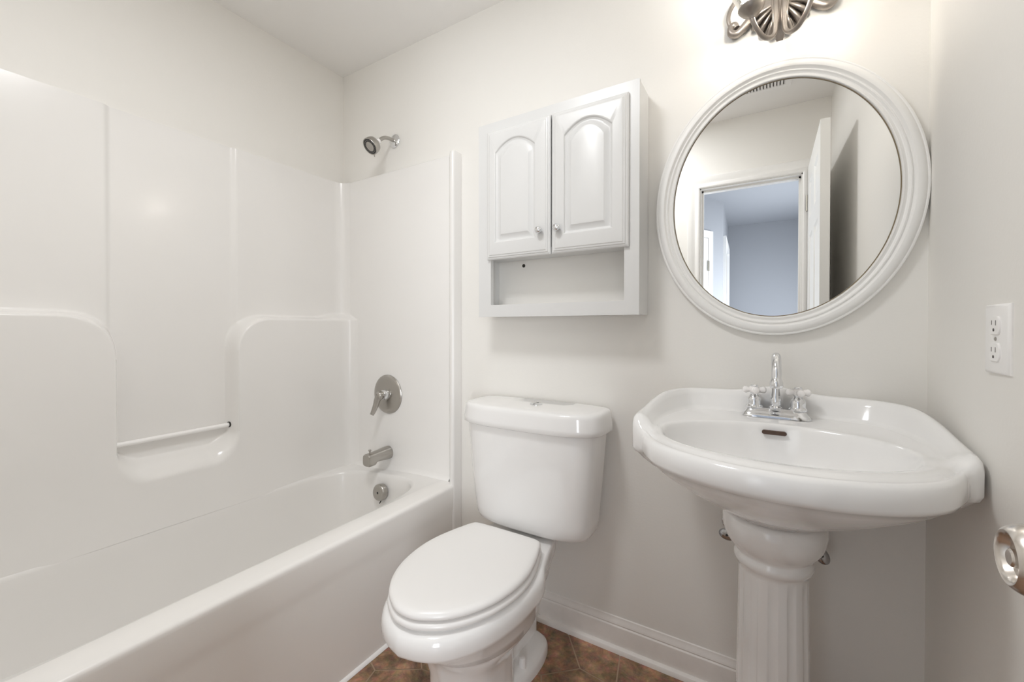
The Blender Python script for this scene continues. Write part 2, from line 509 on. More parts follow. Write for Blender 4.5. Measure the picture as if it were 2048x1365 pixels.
# casing + closet door on the angled wall
pA, pB = Vector((0.60, HY, 0)), Vector((1.515, -3.50, 0))
dn = (pB - pA).normalized(); nn = Vector((-dn.y, dn.x, 0))
if nn.x < 0: nn = -nn
tlen = (pB - pA).length
def on(t, d, z): return pA + dn * (tlen - t) + nn * d + Vector((0, 0, z))
bm = B()
for t0, t1, z0, z1 in ((.200, .275, 0, 2.105), (.275, 1.035, 2.035, 2.105), (1.035, 1.11, 0, 2.105)):
    loft(bm, [[on(t0, 0, z), on(t1, 0, z), on(t1, .018, z), on(t0, .018, z)] for z in (z0, z1)])
struct('trim_4', bm, M_door, smooth=0, label='white casing of the hallway closet door', cat='trim')
bm = B()
dwid = .75
panel_slab(bm, dwid, 2.02, .012, six_panels(dwid, 2.02), on(.28, .001, .008), -dn, (0, 0, 1), nn)
cd2 = struct('door_2', bm, M_door, smooth=0, label='white closet door in the hallway, seen in the mirror', cat='door')
bm = B(); lathe(bm, [(0, .006), (.10, .006)], on(.277, .022, 1.70), (0, 0, 1), 12)
loft(bm, [[on(.262, .019, z), on(.292, .019, z), on(.292, .022, z), on(.262, .022, z)] for z in (1.70, 1.80)])
obj('hinge', bm, M_brass, cd2)
bm = B()
pC = Vector((1.513, -3.56, 0)); pD = Vector((1.497, -4.05, 0)); dm = (pD - pC).normalized(); nm = Vector((-dm.y, dm.x, 0))
if nm.x < 0: nm = -nm
def on2(t, d, z): return pC + dm * t + nm * d + Vector((0, 0, z))
for t0, t1, z0, z1 in ((0.02, .095, 0, 2.105), (.095, .86, 2.035, 2.105), (.86, .935, 0, 2.105)):
    loft(bm, [[on2(t0, 0, z), on2(t1, 0, z), on2(t1, .028, z), on2(t0, .028, z)] for z in (z0, z1)])
struct('trim_5', bm, M_door, smooth=0, label='bright casing of a second hallway doorway', cat='trim')

# ceiling vent (seen in the mirror)
vt = thing('ceiling_vent', 'white slotted air vent on the bathroom ceiling, seen in the mirror', 'vent', (1.84, -1.24, H))
bm = B()
for a in ((1.66, 2.02, -1.32, -1.295), (1.66, 2.02, -1.185, -1.16), (1.66, 1.685, -1.295, -1.185), (1.995, 2.02, -1.295, -1.185)):
    box(bm, a[0], a[1], a[2], a[3], H - .008, H - .0005)
obj('vent_frame', bm, M_vent, vt, smooth=0, bevel=.002)
bm = B(); box(bm, 1.685, 1.995, -1.295, -1.185, H - .002, H - .0008); obj('vent_opening', bm, M_slot, vt, smooth=0)
bm = B()
for i in range(20):
    x = 1.692 + i * .0155
    loft(bm, [[Vector((x, y, H - .0035)), Vector((x + .002, y, H - .0025)), Vector((x + .010, y, H - .009)), Vector((x + .008, y, H - .010))] for y in (-1.294, -1.186)])
obj('vent_louvres', bm, M_vent, vt, smooth=0)

# ================================================================== BATHTUB
ZR = 0.453
tub = thing('bathtub', 'white built-in alcove bathtub with straight front apron', 'bathtub', (0.40, -0.80, 0))
TB = -0.030                     # end of the tub at the faucet wall
TE = -1.575
def tub_ring(x0, x1, y0, y1, n, ex, z):
    """superellipse ring, flatter sides for larger exponent; z may be a function of x,y"""
    cx, cy, a, b = (x0 + x1) / 2, (y0 + y1) / 2, (x1 - x0) / 2, (y1 - y0) / 2
    out = []
    for i in range(n):
        t = 2 * PI * i / n
        c, s = math.cos(t), math.sin(t)
        x = cx + a * math.copysign(abs(c) ** (2 / ex), c); y = cy + b * math.copysign(abs(s) ** (2 / ex), s)
        out.append(Vector((x, y, z(x, y) if callable(z) else z)))
    return out
def rim_z(x, y):
    zz = ZR - 0.028 * (1 - sstep(0.10, 0.62, x))
    return zz
def rect_ring(ring, x0, x1, y0, y1):
    """project ring radially on a rectangle"""
    cx = sum(p.x for p in ring) / len(ring); cy = sum(p.y for p in ring) / len(ring)
    out = []
    for p in ring:
        dx, dy = p.x - cx, p.y - cy
        tx = ((x1 - cx) / dx if dx > 0 else (x0 - cx) / dx) if abs(dx) > 1e-9 else 1e9
        ty = ((y1 - cy) / dy if dy > 0 else (y0 - cy) / dy) if abs(dy) > 1e-9 else 1e9
        t = min(tx, ty)
        x, y = cx + dx * t, cy + dy * t
        out.append(Vector((x, y, rim_z(x, y))))
    return out
N = 220
X0, X1, Y0, Y1 = 0.1005, 0.690, -1.455, -0.085
r_open = tub_ring(X0, X1, Y0, Y1, N, 5.0, rim_z)
r_out = rect_ring(r_open, 0.020, 0.742, TE, -0.010)
def inset(d, zz, ex, extra=0): return tub_ring(X0 + d * .75, X1 - d * .6, Y0 + d * 1.25 + extra, Y1 - d * .75, N, ex, zz)
rings = [r_out]
e0 = tub_ring(X0 - .006, X1 + .006, Y0 - .006, Y1 + .006, N, 5.0, lambda x, y: rim_z(x, y))
rings += [e0, tub_ring(X0, X1, Y0, Y1, N, 4.9, lambda x, y: rim_z(x, y) - .004),
          tub_ring(X0 + .004, X1 - .006, Y0 + .006, Y1 - .005, N, 4.8, lambda x, y: rim_z(x, y) - .016),
          inset(.010, .38, 4.7), inset(.024, .32, 4.6, .01), inset(.050, .23, 4.5, .02), inset(.078, .15, 4.2, .03), inset(.115, .10, 4.0, .04), inset(.16, .075, 3.8, .05), inset(.25, .066, 3.2, .06)]
bm = B(); loft(bm, rings, cap0=False, cap1=True)
obj('basin', bm, M_fiber, tub, smooth=60)
# front apron with its rim: profile (x,z) swept along y
AP = [(0.690, ZR - .002), (0.700, ZR + .001), (0.740, ZR + .0015), (0.768, ZR + .0005), (0.777, ZR - .001), (0.7820, ZR - .0045), (0.7843, ZR - .0095), (0.7850, ZR - .018),
      (0.7842, .375), (0.7832, .358), (0.7815, .342), (0.7805, .325), (0.7795, .05), (0.7795, .012), (0.7795, 0.0), (0.745, 0.0), (0.745, ZR - .03), (0.690, ZR - .02)]
bm = B()
ys = [TB - .004 - (TB - TE - .004) * i / 24 for i in range(25)]
loft(bm, [[Vector((x, y, z)) for x, z in AP] for y in ys])
obj('apron', bm, M_apron, tub, smooth=50)
bm = B(); strip(bm, [(0, 0.0022), (.0105, 0.0022), (.009, .006), (.004, .0105), (0, .012)], (0.7793, TB - .02, 0), (0.7793, TE, 0), (1, 0, 0)); obj('caulk_bead', bm, M_caulk, tub, label='bright white caulk bead along the tub foot')
# overflow plate
OC = Vector((0.405, -0.112, 0.366)); oax = Vector((0, -1, .10)).normalized()
bm = B(); lathe(bm, [(-.012, .036), (.006, .037), (.011, .0365), (.015, .033), (.0175, .022), (.0180, .006), (.0165, .0045), (.0165, .0001)], OC, oax, 36)
ov = obj('overflow_plate', bm, M_nickel, tub, label='round nickel overflow plate')
bm = B(); lathe(bm, [(.0160, .0042), (.0185, .0040), (.0192, .0001)], OC, oax, 12); obj('screw', bm, M_dark, ov)
bm = B(); tube(bm, [OC + Vector((.006, .002, -.034)), OC + Vector((.008, -.012, -.046))], .0022, 8); obj('trip_lever', bm, M_dark, ov)

# ================================================================== SHOWER SURROUND
sur = thing('shower_surround', 'white moulded fiberglass shower surround above the tub', 'shower surround', (0.05, -0.80, 0.43))
ZS = 1.868
EP = -0.020                       # face of the end panel
RC = 0.055
def panel_depth(y, z):
    # lower shoulders standing proud, with a soap niche cut into them
    k = .150
    up_d = 1.160 - z
    r = .090
    cy, hy = -.7455, .185
    qx = abs(y - cy) - (hy - r); qz = abs(z - 1.08) - (.498 - r)
    nd = math.hypot(max(qx, 0), max(qz, 0)) + min(max(qx, qz), 0) - r      # <0 inside the niche
    d1, d2 = -up_d, -nd                            # >0 inside the recess
    hh = max(0.0, min(1.0, .5 + .5 * (d1 - d2) / k))
    d = d2 + (d1 - d2) * hh + k * hh * (1 - hh)
    wdt = .016 + .095 * (1 - sstep(.62, .70, z)) + .02 * sstep(-.20, -.08, y)
    f = 1 - sstep(-.004, wdt, d)
    g = sstep(-.946, -.924, y) - sstep(-.554, -.532, y)
    base = 0.021 - 0.012 * g * (1 - f)
    return base + .062 * f + .02 * max(0.0, (.62 - z) / .2) ** 2
ny, nz = 400, 420
zmin = rim_z(0.03, 0) - .012
Yl = [TE + (EP - TE) * i / ny for i in range(ny + 1)]
Zl = [zmin + (ZS - zmin) * i / nz for i in range(nz + 1)]
bm = B()
grid = []
for y in Yl:
    col = []
    t = EP - y
    for z in Zl:
        x = panel_depth(y, z)
        if t < RC: x += RC - math.sqrt(max(0, RC * RC - (RC - t) ** 2))
        # bottom cove into the tub deck
        col.append(bm.verts.new((x, y, z)))
    grid.append(col)
for a, b in zip(grid, grid[1:]):
    for i in range(nz):
        bm.faces.new((a[i], a[i + 1], b[i + 1], b[i]))
# top lip back to the wall
top = [c[-1] for c in grid]; back = [bm.verts.new((0.0015, v.co.y, ZS + .001)) for v in top]
for i in range(len(top) - 1):
    bm.faces.new((top[i], back[i], back[i + 1], top[i + 1]))
obj('long_panel', bm, M_fiber, sur, smooth=60)
bm = B()
xs_ = [0.020 + .030 + .69 * i / 30 for i in range(31)]
prof = [(0.0, ZS + .001), (EP + .004, ZS + .001), (EP + .001, ZS - .001), (EP, ZS - .005)] + [(EP, ZS - .1 * i) for i in range(1, 14)] + [(EP - .0005, .488), (EP - .003, .4872), (EP - .009, .4866), (EP - .016, .4860)]
rings = []
for x in xs_:
    r = []
    for y, z in prof:
        zz = rim_z(x, y) + (z - .4862) * 12 if z < .489 else z
        r.append(Vector((x, y, zz)))
    rings.append(r)
loft(bm, rings, closed=False)
obj('end_panel', bm, M_fiber, sur, smooth=60)
bm = B()
FX0, FX1 = 0.736, 0.788
fp = [(FX1, -0.0015), (FX1, -.046), (FX1 - .003, -.052), (FX1 - .010, -.0555), (FX1 - .022, -.053), (FX1 - .034, -.040), (FX1 - .046, -.024), (FX0 - .004, EP + .002), (FX0 - .004, -.0015)]
rr = []
for z, sc in ((0.002, 1), (ZS - .012, 1), (ZS - .005, .985), (ZS, .95)):
    rr.append([Vector((FX1 - (FX1 - x) * (1 if sc == 1 else sc), y * sc, z)) for x, y in fp])
loft(bm, rr)
obj('edge_flange', bm, M_fiber, sur, smooth=50)
# clear rod across the soap niche
bm = B(); tube(bm, [(.028, -.930, .718), (.028, -.551, .7215)], .0085, 16); bar = obj('towel_rod', bm, M_caulk, sur, label='thin white rod across the soap niche')
bm = B(); tube(bm, [(.0285, -.5725, .7224), (.0285, -.5650, .7224)], .0115, 16); obj('rod_socket', bm, M_dark, bar, label='dark rod end socket')

# ================================================================== SHOWER FITTINGS
sh = thing('wall_shower', 'brushed nickel shower head on a bent arm above the surround', 'shower head', (0.383, -0.001, 2.017))
bm = B(); lathe(bm, [(0, .032), (.003, .032), (.006, .029), (.010, .018), (.012, .011)], (0.383, -.0005, 2.017), (0, -1, 0), 32); obj('wall_flange', bm, M_chrome, sh)
apts = catmull([(0.383, -.004, 2.017), (0.383, -.035, 2.017), (0.382, -.062, 2.011), (0.380, -.082, 1.997), (0.378, -.098, 1.980)], 5)
bm = B(); tube(bm, apts, .0085, 14); obj('shower_arm', bm, M_nickel, sh)
HC = Vector((0.378, -.098, 1.980)); hax = Vector((-0.10, -.74, -.66)).normalized()
bm = B(); lathe(bm, [(-.006, .0125), (.006, .0125), (.007, .0105), (.010, .0135)], HC, hax, 20); obj('connector', bm, M_ceram, sh, label='white threaded connector ring')
bm = B(); lathe(bm, [(.006, .012), (.012, .015), (.018, .024), (.026, .0335), (.036, .0370), (.052, .0385), (.056, .0385), (.058, .037), (.0565, .0345), (.054, .0340), (.054, .0001)], HC, hax, 40)
hd = obj('spray_head', bm, M_nickel, sh)
bm = B(); lathe(bm, [(.0538, .0335), (.0552, .0335), (.0552, .0225), (.0538, .0225)], HC, hax, 40, False, False); obj('nozzle_ring', bm, M_black, hd, label='black nozzle ring')
a_, u_, v_ = frame_of(hax)
bm = B()
for i in range(28):
    t = 2 * PI * i / 28
    c = HC + a_ * .055 + (u_ * math.cos(t) + v_ * math.sin(t)) * .0275
    lathe(bm, [(0, .0016), (.002, .0013)], c, hax, 6)
lathe(bm, [(.0540, .0222), (.0568, .0218), (.0585, .0150), (.0590, .0001)], HC, hax, 32)
obj('spray_plate', bm, M_nickel, hd)
bm = B(); tube(bm, [HC + a_ * .050 + v_ * .034 + u_ * .01, HC + a_ * .054 + v_ * .046 + u_ * .012], .0025, 8); obj('spray_lever', bm, M_nickel, hd)

vl = thing('shower_valve', 'round nickel tub valve plate with single lever handle', 'valve', (0.355, EP, 0.80))
VC = Vector((0.355, EP, 0.80))
bm = B(); lathe(bm, [(0, .0935), (.003, .0935), (.0065, .090), (.010, .083), (.013, .068), (.015, .045), (.0165, .034), (.0165, .0001)], VC, (0, -1, 0), 48); obj('escutcheon', bm, M_nickel, vl)
bm = B(); lathe(bm, [(.012, .026), (.022, .0255), (.030, .022), (.032, .018), (.040, .018)], VC, (0, -1, 0), 28); obj('collar', bm, M_chrome, vl)
bm = B()
hub = VC + Vector((0, -.040, 0))
lathe(bm, [(0, .019), (.008, .021), (.018, .0205), (.024, .017), (.027, .010), (.028, .001)], hub, (0, -1, 0), 24)
lp = catmull([hub + Vector((0, -.014, 0)), hub + Vector((-.010, -.018, -.022)), hub + Vector((-.020, -.018, -.048)), hub + Vector((-.030, -.024, -.078)), hub + Vector((-.034, -.030, -.092))], 5)
tube(bm, lp, [.017 - .008 * i / (len(lp) - 1) for i in range(len(lp))], 14)
obj('lever_handle', bm, M_nickel, vl)

sp = thing('tub_spout', 'nickel tub spout with pull-up diverter', 'spout', (0.358, EP, 0.520))
bm = B()
def spr(y, hw, zt, zb, ex):
    out = []
    for i in range(28):
        t = 2 * PI * i / 28; c, s = math.cos(t), math.sin(t)
        out.append(Vector((0.358 + hw * math.copysign(abs(c) ** (2 / ex), c), y, (zt + zb) / 2 + (zt - zb) / 2 * math.copysign(abs(s) ** (2 / ex), s))))
    return out
loft(bm, [spr(EP, .031, .551, .489, 2.1), spr(EP - .030, .030, .550, .490, 2.2), spr(EP - .060, .027, .545, .494, 2.6), spr(EP - .085, .0255, .543, .496, 3.2),
          spr(EP - .092, .0250, .5425, .486, 3.4), spr(EP - .098, .0248, .542, .484, 3.6), spr(EP - .128, .0243, .540, .484, 4), spr(EP - .133, .0225, .537, .488, 4), ])
so = obj('spout_body', bm, M_nickel, sp, smooth=50)
bm = B(); lathe(bm, [(-.002, .0035), (.010, .0035), (.012, .0065), (.016, .0072), (.018, .006), (.0185, .001)], (0.358, EP - .112, .541), (0, 0, 1), 16); obj('diverter_knob', bm, M_nickel, sp)

# ================================================================== TOILET
TX = 1.168
TT = 1.194
toi = thing('toilet', 'white two-piece toilet with the lid down between tub and sink', 'toilet', (TX, -.40, 0))
def half_ring(pts, z, n=64):
    """pts: (halfwidth, y) from the front tip to the back; mirrored closed ring of 2n points, resampled"""
    c = catmull([(p[0], p[1], 0) for p in pts], 10)
    Ls = [0]
    for a, b in zip(c, c[1:]): Ls.append(Ls[-1] + (b - a).length)
    tot = Ls[-1]; out = []; k = 0
    for i in range(n + 1):
        t = tot * i / n
        while k < len(Ls) - 2 and Ls[k + 1] < t: k += 1
        f = (t - Ls[k]) / max(1e-9, Ls[k + 1] - Ls[k])
        out.append(c[k] + (c[k + 1] - c[k]) * f)
    ring = [Vector((TX + p.x, p.y, z)) for p in out] + [Vector((TX - p.x, p.y, z)) for p in out[-2:0:-1]]
    return ring
def bowl_sec(z, k, yf, hb, yb):
    """k scales the width of the measured rim outline, yf front tip, hb deck half width, yb back"""
    f = (yf + .40) / (-.728 + .40)
    P = [(0, -.728), (.050, -.716), (.098, -.690), (.138, -.642), (.170, -.575), (.190, -.490), (.196, -.415), (.191, -.335)]
    pts = [(x * k, -.40 + (y + .40) * f if y < -.40 else y) for x, y in P]
    pts += [(.165 * .5 * k + hb * .65, -.268), (hb * 1.11, -.180), (hb * .99, -.115), (hb * .84, -.070), (hb * .62, min(-.05, yb - .004)), (0, min(-.048, yb))]
    return half_ring(pts, z)
def low_sec(z, hw, yf, hb=.058):
    return half_ring([(0, yf), (hw * .55, yf + .018), (hw * .90, yf + .070), (hw, yf + .14), (hw, -.405), (hw * .985, -.375), (hw * .90, -.352), (hb + .012, -.340), (hb, -.315), (hb, -.22), (hb * .98, -.14), (hb * .8, -.12), (0, -.118)], z)
bm = B()
rings = [low_sec(.000, .112, -.585), low_sec(.018, .112, -.585), low_sec(.026, .107, -.578), low_sec(.09, .104, -.568), low_sec(.15, .107, -.570), low_sec(.195, .120, -.582, .062),
         low_sec(.220, .138, -.590, .072),
         bowl_sec(.236, .800, -.604, .090, -.08), bowl_sec(.250, .815, -.612, .092, -.07), bowl_sec(.2515, .845, -.622, .094, -.068), bowl_sec(.280, .885, -.654, .102, -.052), bowl_sec(.305, .930, -.687, .110, -.042),
         bowl_sec(.324, .970, -.714, .117, -.037), bowl_sec(.333, .992, -.726, .120, -.035), bowl_sec(.340, 1.0, -.729, .122, -.033), bowl_sec(.362, 1.0, -.730, .124, -.033),
         bowl_sec(.377, .985, -.726, .124, -.033), bowl_sec(.3855, .955, -.718, .122, -.036), bowl_sec(.3885, .90, -.706, .118, -.042)]
loft(bm, rings)
bowl = obj('bowl', bm, M_porc, toi, smooth=60)
# foot flange at the rear of the base
bm = B()
fr = []
for z, d in ((0, 0), (.022, 0), (.034, -.004), (.044, -.014), (.050, -.03)):
    fr.append(half_ring([(0, -.40 - d), (.06, -.395 - d), (.10 + d, -.35), (.118 + d, -.27), (.116 + d, -.18), (.088 + d, -.118 + d), (0, -.10 + d)], z))
loft(bm, fr)
obj('foot_flange', bm, M_porc, toi, smooth=60)
for sx in (1, -1):
    bm = B(); lathe(bm, [(.030, .0125), (.066, .0115), (.070, .0095), (.072, .004), (.0722, .0005)], (TX + sx * .090, -.288, .004), (0, 0, 1), 20)
    obj('bolt_cap', bm, M_seat, toi)
# seat and lid
def lid_ring(z, d, yb=-.232):
    P = [(0, -.713), (.028, -.710), (.058, -.697), (.099, -.669), (.139, -.619), (.169, -.553), (.184, -.472), (.181, -.395), (.163, -.320), (.150, -.282), (.141, -.258), (.126, yb - .005), (.08, yb), (0, yb + .001)]
    c = Vector((0, -.47))
    out = []
    for x, y in P:
        v = Vector((x, y)) - c
        l = max(v.length, 1e-6)
        q = c + v * (1 - d / l)
        out.append((max(0, q.x), q.y))
    return half_ring(out, z)
bm = B(); loft(bm, [lid_ring(.3885, .016), lid_ring(.3945, .014), lid_ring(.3955, .005), lid_ring(.3980, .0005), lid_ring(.403, -.001), lid_ring(.409, .0005), lid_ring(.4125, .0045), lid_ring(.4135, .012)]); obj('seat_ring', bm, M_seat, toi, smooth=60)
bm = B(); loft(bm, [lid_ring(.4135, .018), lid_ring(.4188, .016), lid_ring(.4196, .0065), lid_ring(.4212, .0035), lid_ring(.424, .0025), lid_ring(.4310, .0040), lid_ring(.4360, .0095), lid_ring(.4385, .018), lid_ring(.4400, .045), lid_ring(.4410, .09)]); obj('seat_lid', bm, M_seat, toi, smooth=60)
for sx in (1, -1):
    bm = B(); tube(bm, [(TX + sx * .078 - .022, -.222, .402), (TX + sx * .078 + .022, -.222, .402)], .0105, 14); obj('hinge', bm, M_seat, toi)
# tank
def tank_ring(z, hw, d, yb=-.022, ex=3.4, n=72):
    out = []
    yc = yb - d * .40
    for i in range(n):
        t = 2 * PI * i / n; c, s = math.cos(t), math.sin(t)
        e = ex if s < 0 else 9.0
        x = hw * math.copysign(abs(c) ** (2 / e), c)
        y = (d * .60 if s < 0 else d * .40) * math.copysign(abs(s) ** (2 / e), s)
        out.append(Vector((TT + x, yc + y, z)))
    return out
bm = B()
loft(bm, [tank_ring(.402, .150, .110), tank_ring(.403, .185, .135), tank_ring(.408, .207, .150), tank_ring(.418, .219, .160), tank_ring(.432, .2255, .166), tank_ring(.46, .229, .170), tank_ring(.60, .243, .180), tank_ring(.765, .2565, .188), tank_ring(.772, .2565, .188)])
tank = obj('tank', bm, M_porc, toi, smooth=60)
bm = B(); ll = lambda z, hw, d: tank_ring(z, hw, d, -.012, 3.2)
loft(bm, [ll(.7705, .264, .198), ll(.7710, .2725, .2085), ll(.7740, .2755, .2120), ll(.790, .2748, .2112), ll(.826, .2705, .2070), ll(.8345, .2690, .2055), ll(.8400, .2650, .2015), ll(.8428, .2580, .194), ll(.8440, .246, .182), ll(.8455, .205, .145), ll(.8462, .14, .09)])
obj('tank_lid', bm, M_porc, toi, smooth=60)
bm = B(); lathe(bm, [(0, .0225), (.0035, .0225), (.005, .0205), (.0055, .0001)], (1.210, -.108, .8445), (0, 0, 1), 28); fb = obj('flush_button', bm, M_chrome, toi, label='round chrome dual flush button')
bm = B(); box(bm, 1.2085, 1.2100, -.128, -.088, .8496, .8503); obj('button_split', bm, M_dark, fb, smooth=0)

# ================================================================== PEDESTAL SINK
SX = 1.937
snk = thing('pedestal_sink', 'white porcelain pedestal sink with oval basin in the corner', 'sink', (SX, -.20, 0))
NS = 160
def by_angle(pts, C, n=NS):
    """closed plan outline -> n points at the shared angles"""
    sm = catmull([(x, y, 0) for x, y in pts], 8, True)
    pol = [(p.x - C[0], p.y - C[1]) for p in sm]
    out = []
    for i in range(n):
        t = 2 * PI * i / n; d = (math.cos(t), math.sin(t)); best = None
        for a, b in zip(pol, pol[1:] + pol[:1]):
            ex, ey = b[0] - a[0], b[1] - a[1]
            den = d[0] * ey - d[1] * ex
            if abs(den) < 1e-12: continue
            r = (a[0] * ey - a[1] * ex) / den; s = (a[0] * d[1] - a[1] * d[0]) / den
            if r > 0 and -1e-6 <= s <= 1 + 1e-6 and (best is None or r > best): best = r
        out.append(Vector((C[0] + d[0] * best, C[1] + d[1] * best, 0)))
    return out
C0 = (SX, -.33)
outline = [(1.75, -.010), (1.86, -.009), (SX, -.008), (2.01, -.009), (2.12, -.011), (2.188, -.045), (2.222, -.12), (2.238, -.21), (2.2445, -.30), (2.2455, -.355), (2.238, -.390), (2.217, -.408), (2.205, -.436),
           (2.170, -.496), (2.108, -.547), (2.026, -.581), (SX, -.592), (1.848, -.581), (1.766, -.547), (1.704, -.496), (1.669, -.436), (1.656, -.408), (1.634, -.392), (1.625, -.355), (1.627, -.30), (1.634, -.21), (1.651, -.12), (1.686, -.045)]
O = by_angle(outline, C0)
deck_o = [(1.75, -.062), (SX, -.060), (2.11, -.066), (2.165, -.115), (2.190, -.20), (2.199, -.30), (2.186, -.385), (2.150, -.45), (2.09, -.502), (2.02, -.531), (SX, -.541), (1.855, -.531), (1.785, -.502), (1.724, -.45), (1.688, -.385), (1.675, -.30), (1.684, -.20), (1.709, -.115)]
D = by_angle(deck_o, C0)
def ell(cx, cy, a, b): return by_angle([(cx + a * math.cos(2 * PI * k / 40), cy + b * math.sin(2 * PI * k / 40)) for k in range(40)], C0)
def topz(p):
    x, y = p.x, p.y
    rail = .935 - (.030 + .012 * sstep(SX, SX + .3, x)) * sstep(.08, .37, -y)
    rail += .019 * math.exp(-((x - SX) / .075) ** 2) * sstep(.06, .0, -y) if y > -.2 else 0
    front = .870
    f = sstep(.372, .412, -y)
    return rail * (1 - f) + front * f
def front_amt(p): return sstep(.37, .42, -p.y)
def mix(A, Bq, t): return [a + (b - a) * t for a, b in zip(A, Bq)]
def setz(R, fz): return [Vector((p.x, p.y, fz(p, i))) for i, p in enumerate(R)]
P0 = [Vector((1.930 + .098 * math.cos(2 * PI * i / NS), -.200 + .098 * math.sin(2 * PI * i / NS), 0)) for i in range(NS)]
def lowz(p): return .811 + .006 * front_amt(p)
lip = [Vector((SX + (p.x - SX) * .965, -.33 + (p.y + .33) * (.955 if p.y < -.3 else 1.0), 0)) for p in O]
def clampback(R): return [Vector((p.x, min(p.y, -.004), p.z)) for p in R]
under = []
for s, zz in ((0, 0), (.08, .03), (.16, .12), (.26, .20), (.38, .31), (.52, .44), (.68, .60), (.83, .76), (.94, .90), (1.0, 1.0)):
    R = mix(P0, lip, s)
    under.append(setz(R, lambda p, i, zz=zz: .660 + (lowz(lip[i]) - .660) * zz))
ring = list(under)
ring.append(setz(mix(lip, O, .55), lambda p, i: lowz(O[i]) + .002))
ring.append(setz(O, lambda p, i: lowz(O[i]) + .012))
ring.append(setz(O, lambda p, i: topz(O[i]) - .022))
ring.append(setz(mix(O, D, .05), lambda p, i: topz(O[i]) - .009))
ring.append(setz(mix(O, D, .16), lambda p, i: topz(O[i]) - .002))
ring.append(setz(mix(O, D, .32), lambda p, i: topz(O[i])))
ring.append(setz(mix(O, D, .48), lambda p, i: topz(O[i]) - .004))
def dz(p): return .8765 - .004 * front_amt(p)
ring.append(setz(mix(O, D, .62), lambda p, i: topz(O[i]) + (dz(O[i]) - topz(O[i])) * .30))
ring.append(setz(mix(O, D, .82), lambda p, i: topz(O[i]) + (dz(O[i]) - topz(O[i])) * .82))
ring.append(setz(mix(O, D, .95), lambda p, i: dz(O[i]) + .001))
ring.append(setz(mix(O, D, 1.06), lambda p, i: dz(O[i])))
BX, BY, BA, BB = 1.932, -.352, .237, .170
E0 = ell(BX, BY, BA, BB)
for sc, q in ((1.05, .0002), (1.03, .0007), (1.012, .0017), (1.0, .0032), (.990, .0056), (.981, .0090), (.970, .0150)):
    ring.append(setz(ell(BX, BY + (1 - sc) * .04, BA * sc, BB * sc), lambda p, i, q=q: dz(D[i]) - q))
for sc, z in ((.950, .845), (.90, .815), (.80, .780), (.64, .752), (.42, .737), (.18, .730)):
    ring.append(setz(ell(BX, BY + (1 - sc) * .04, BA * sc, BB * sc), lambda p, i, z=z: z))
bm = B()
loft(bm, [clampback(r) for r in ring])
basin = obj('basin', bm, M_porc, snk, smooth=70)
# overflow slot
bm = B()
for k in range(1): pass
sl = []
def slot_pt(t, d):
    return Vector((1.932 + t, -.2005 - .0 + d, .857 - .003 * 0))
for d in (-.004, .004):
    r = []
    for k in range(24):
        a = 2 * PI * k / 24
        hx = .021 if math.cos(a) > 0 else -.021
        r.append(Vector((1.932 + hx + .0055 * math.cos(a), -.1965 + d - .006 * math.sin(a) * .5, .8565 + .0055 * math.sin(a))))
    sl.append(r)
loft(bm, sl)
obj('overflow_slot', bm, M_rust, snk, label='rusty dark overflow slot')
# pedestal
PC = (1.930, -.200)
def flute(a, d):
    k = math.cos(a * 14)
    return 1 - .035 * max(0, -k) ** .7 if d < .50 else 1
prof = [(0, .102), (.03, .102), (.045, .098), (.060, .090), (.075, .0835), (.085, .0815)]
prof += [(.085 + .43 * i / 14, .0815 - .0065 * i / 14) for i in range(1, 15)]
prof += [(.523, .0755), (.530, .0800), (.536, .0845), (.543, .0862), (.551, .0848), (.557, .0815), (.561, .0815), (.566, .0850), (.576, .0945), (.592, .1045), (.610, .1105), (.628, .1128), (.644, .1115), (.652, .107), (.655, .100)]
bm = B()
def fl(a, d):
    g = sstep(.075, .10, d) * (1 - sstep(.490, .512, d))
    c = math.cos(a * 12)
    return 1 - .050 * g * (max(0.0, c) ** .6)
lathe(bm, prof, (PC[0], PC[1], 0), (0, 0, 1), 240, rfun=fl)
obj('pedestal', bm, M_porc, snk, smooth=50)

# faucet
FZ = .8772
fc = thing('faucet', 'chrome two-handle faucet with white cross handles on the sink', 'faucet', (1.9365, -.085, FZ))
bm = B()
def pl(z, hx, hy, ex=5):
    out = []
    for i in range(56):
        t = 2 * PI * i / 56; c, s = math.cos(t), math.sin(t)
        out.append(Vector((1.9365 + hx * math.copysign(abs(c) ** (2 / ex), c), -.086 + hy * math.copysign(abs(s) ** (2 / ex), s), z)))
    return out
loft(bm, [pl(FZ, .0800, .0270), pl(FZ + .003, .0800, .0270), pl(FZ + .006, .0775, .0250), pl(FZ + .010, .0760, .0235), pl(FZ + .013, .0730, .0205), pl(FZ + .018, .0690, .0175), pl(FZ + .022, .0660, .0155), pl(FZ + .024, .0640, .0140)])
obj('base_plate', bm, M_chrome, fc, smooth=40)
bm = B()
z0 = FZ + .023
spp = catmull([(1.9365, -.080, z0), (1.9365, -.079, z0 + .03), (1.9365, -.078, z0 + .065), (1.9365, -.079, z0 + .095), (1.9365, -.088, z0 + .122), (1.9365, -.106, z0 + .139), (1.9365, -.128, z0 + .142), (1.9365, -.148, z0 + .131), (1.9365, -.160, z0 + .112), (1.9365, -.165, z0 + .088)], 5)
nn_ = len(spp)
rad = []
for i, p in enumerate(spp):
    u = i / (nn_ - 1)
    r = .0098 + .0016 * sstep(.40, .55, u)
    if u < .38:
        hh = (p.z - z0)
        r = .0098 + .0048 * math.exp(-((hh - .018) / .016) ** 2)
    rad.append(r)
tube(bm, spp, rad, 20)
lathe(bm, [(0, .0165), (.004, .0165), (.007, .013), (.009, .011)], (1.9365, -.080, z0 - .001), (0, 0, 1), 24)
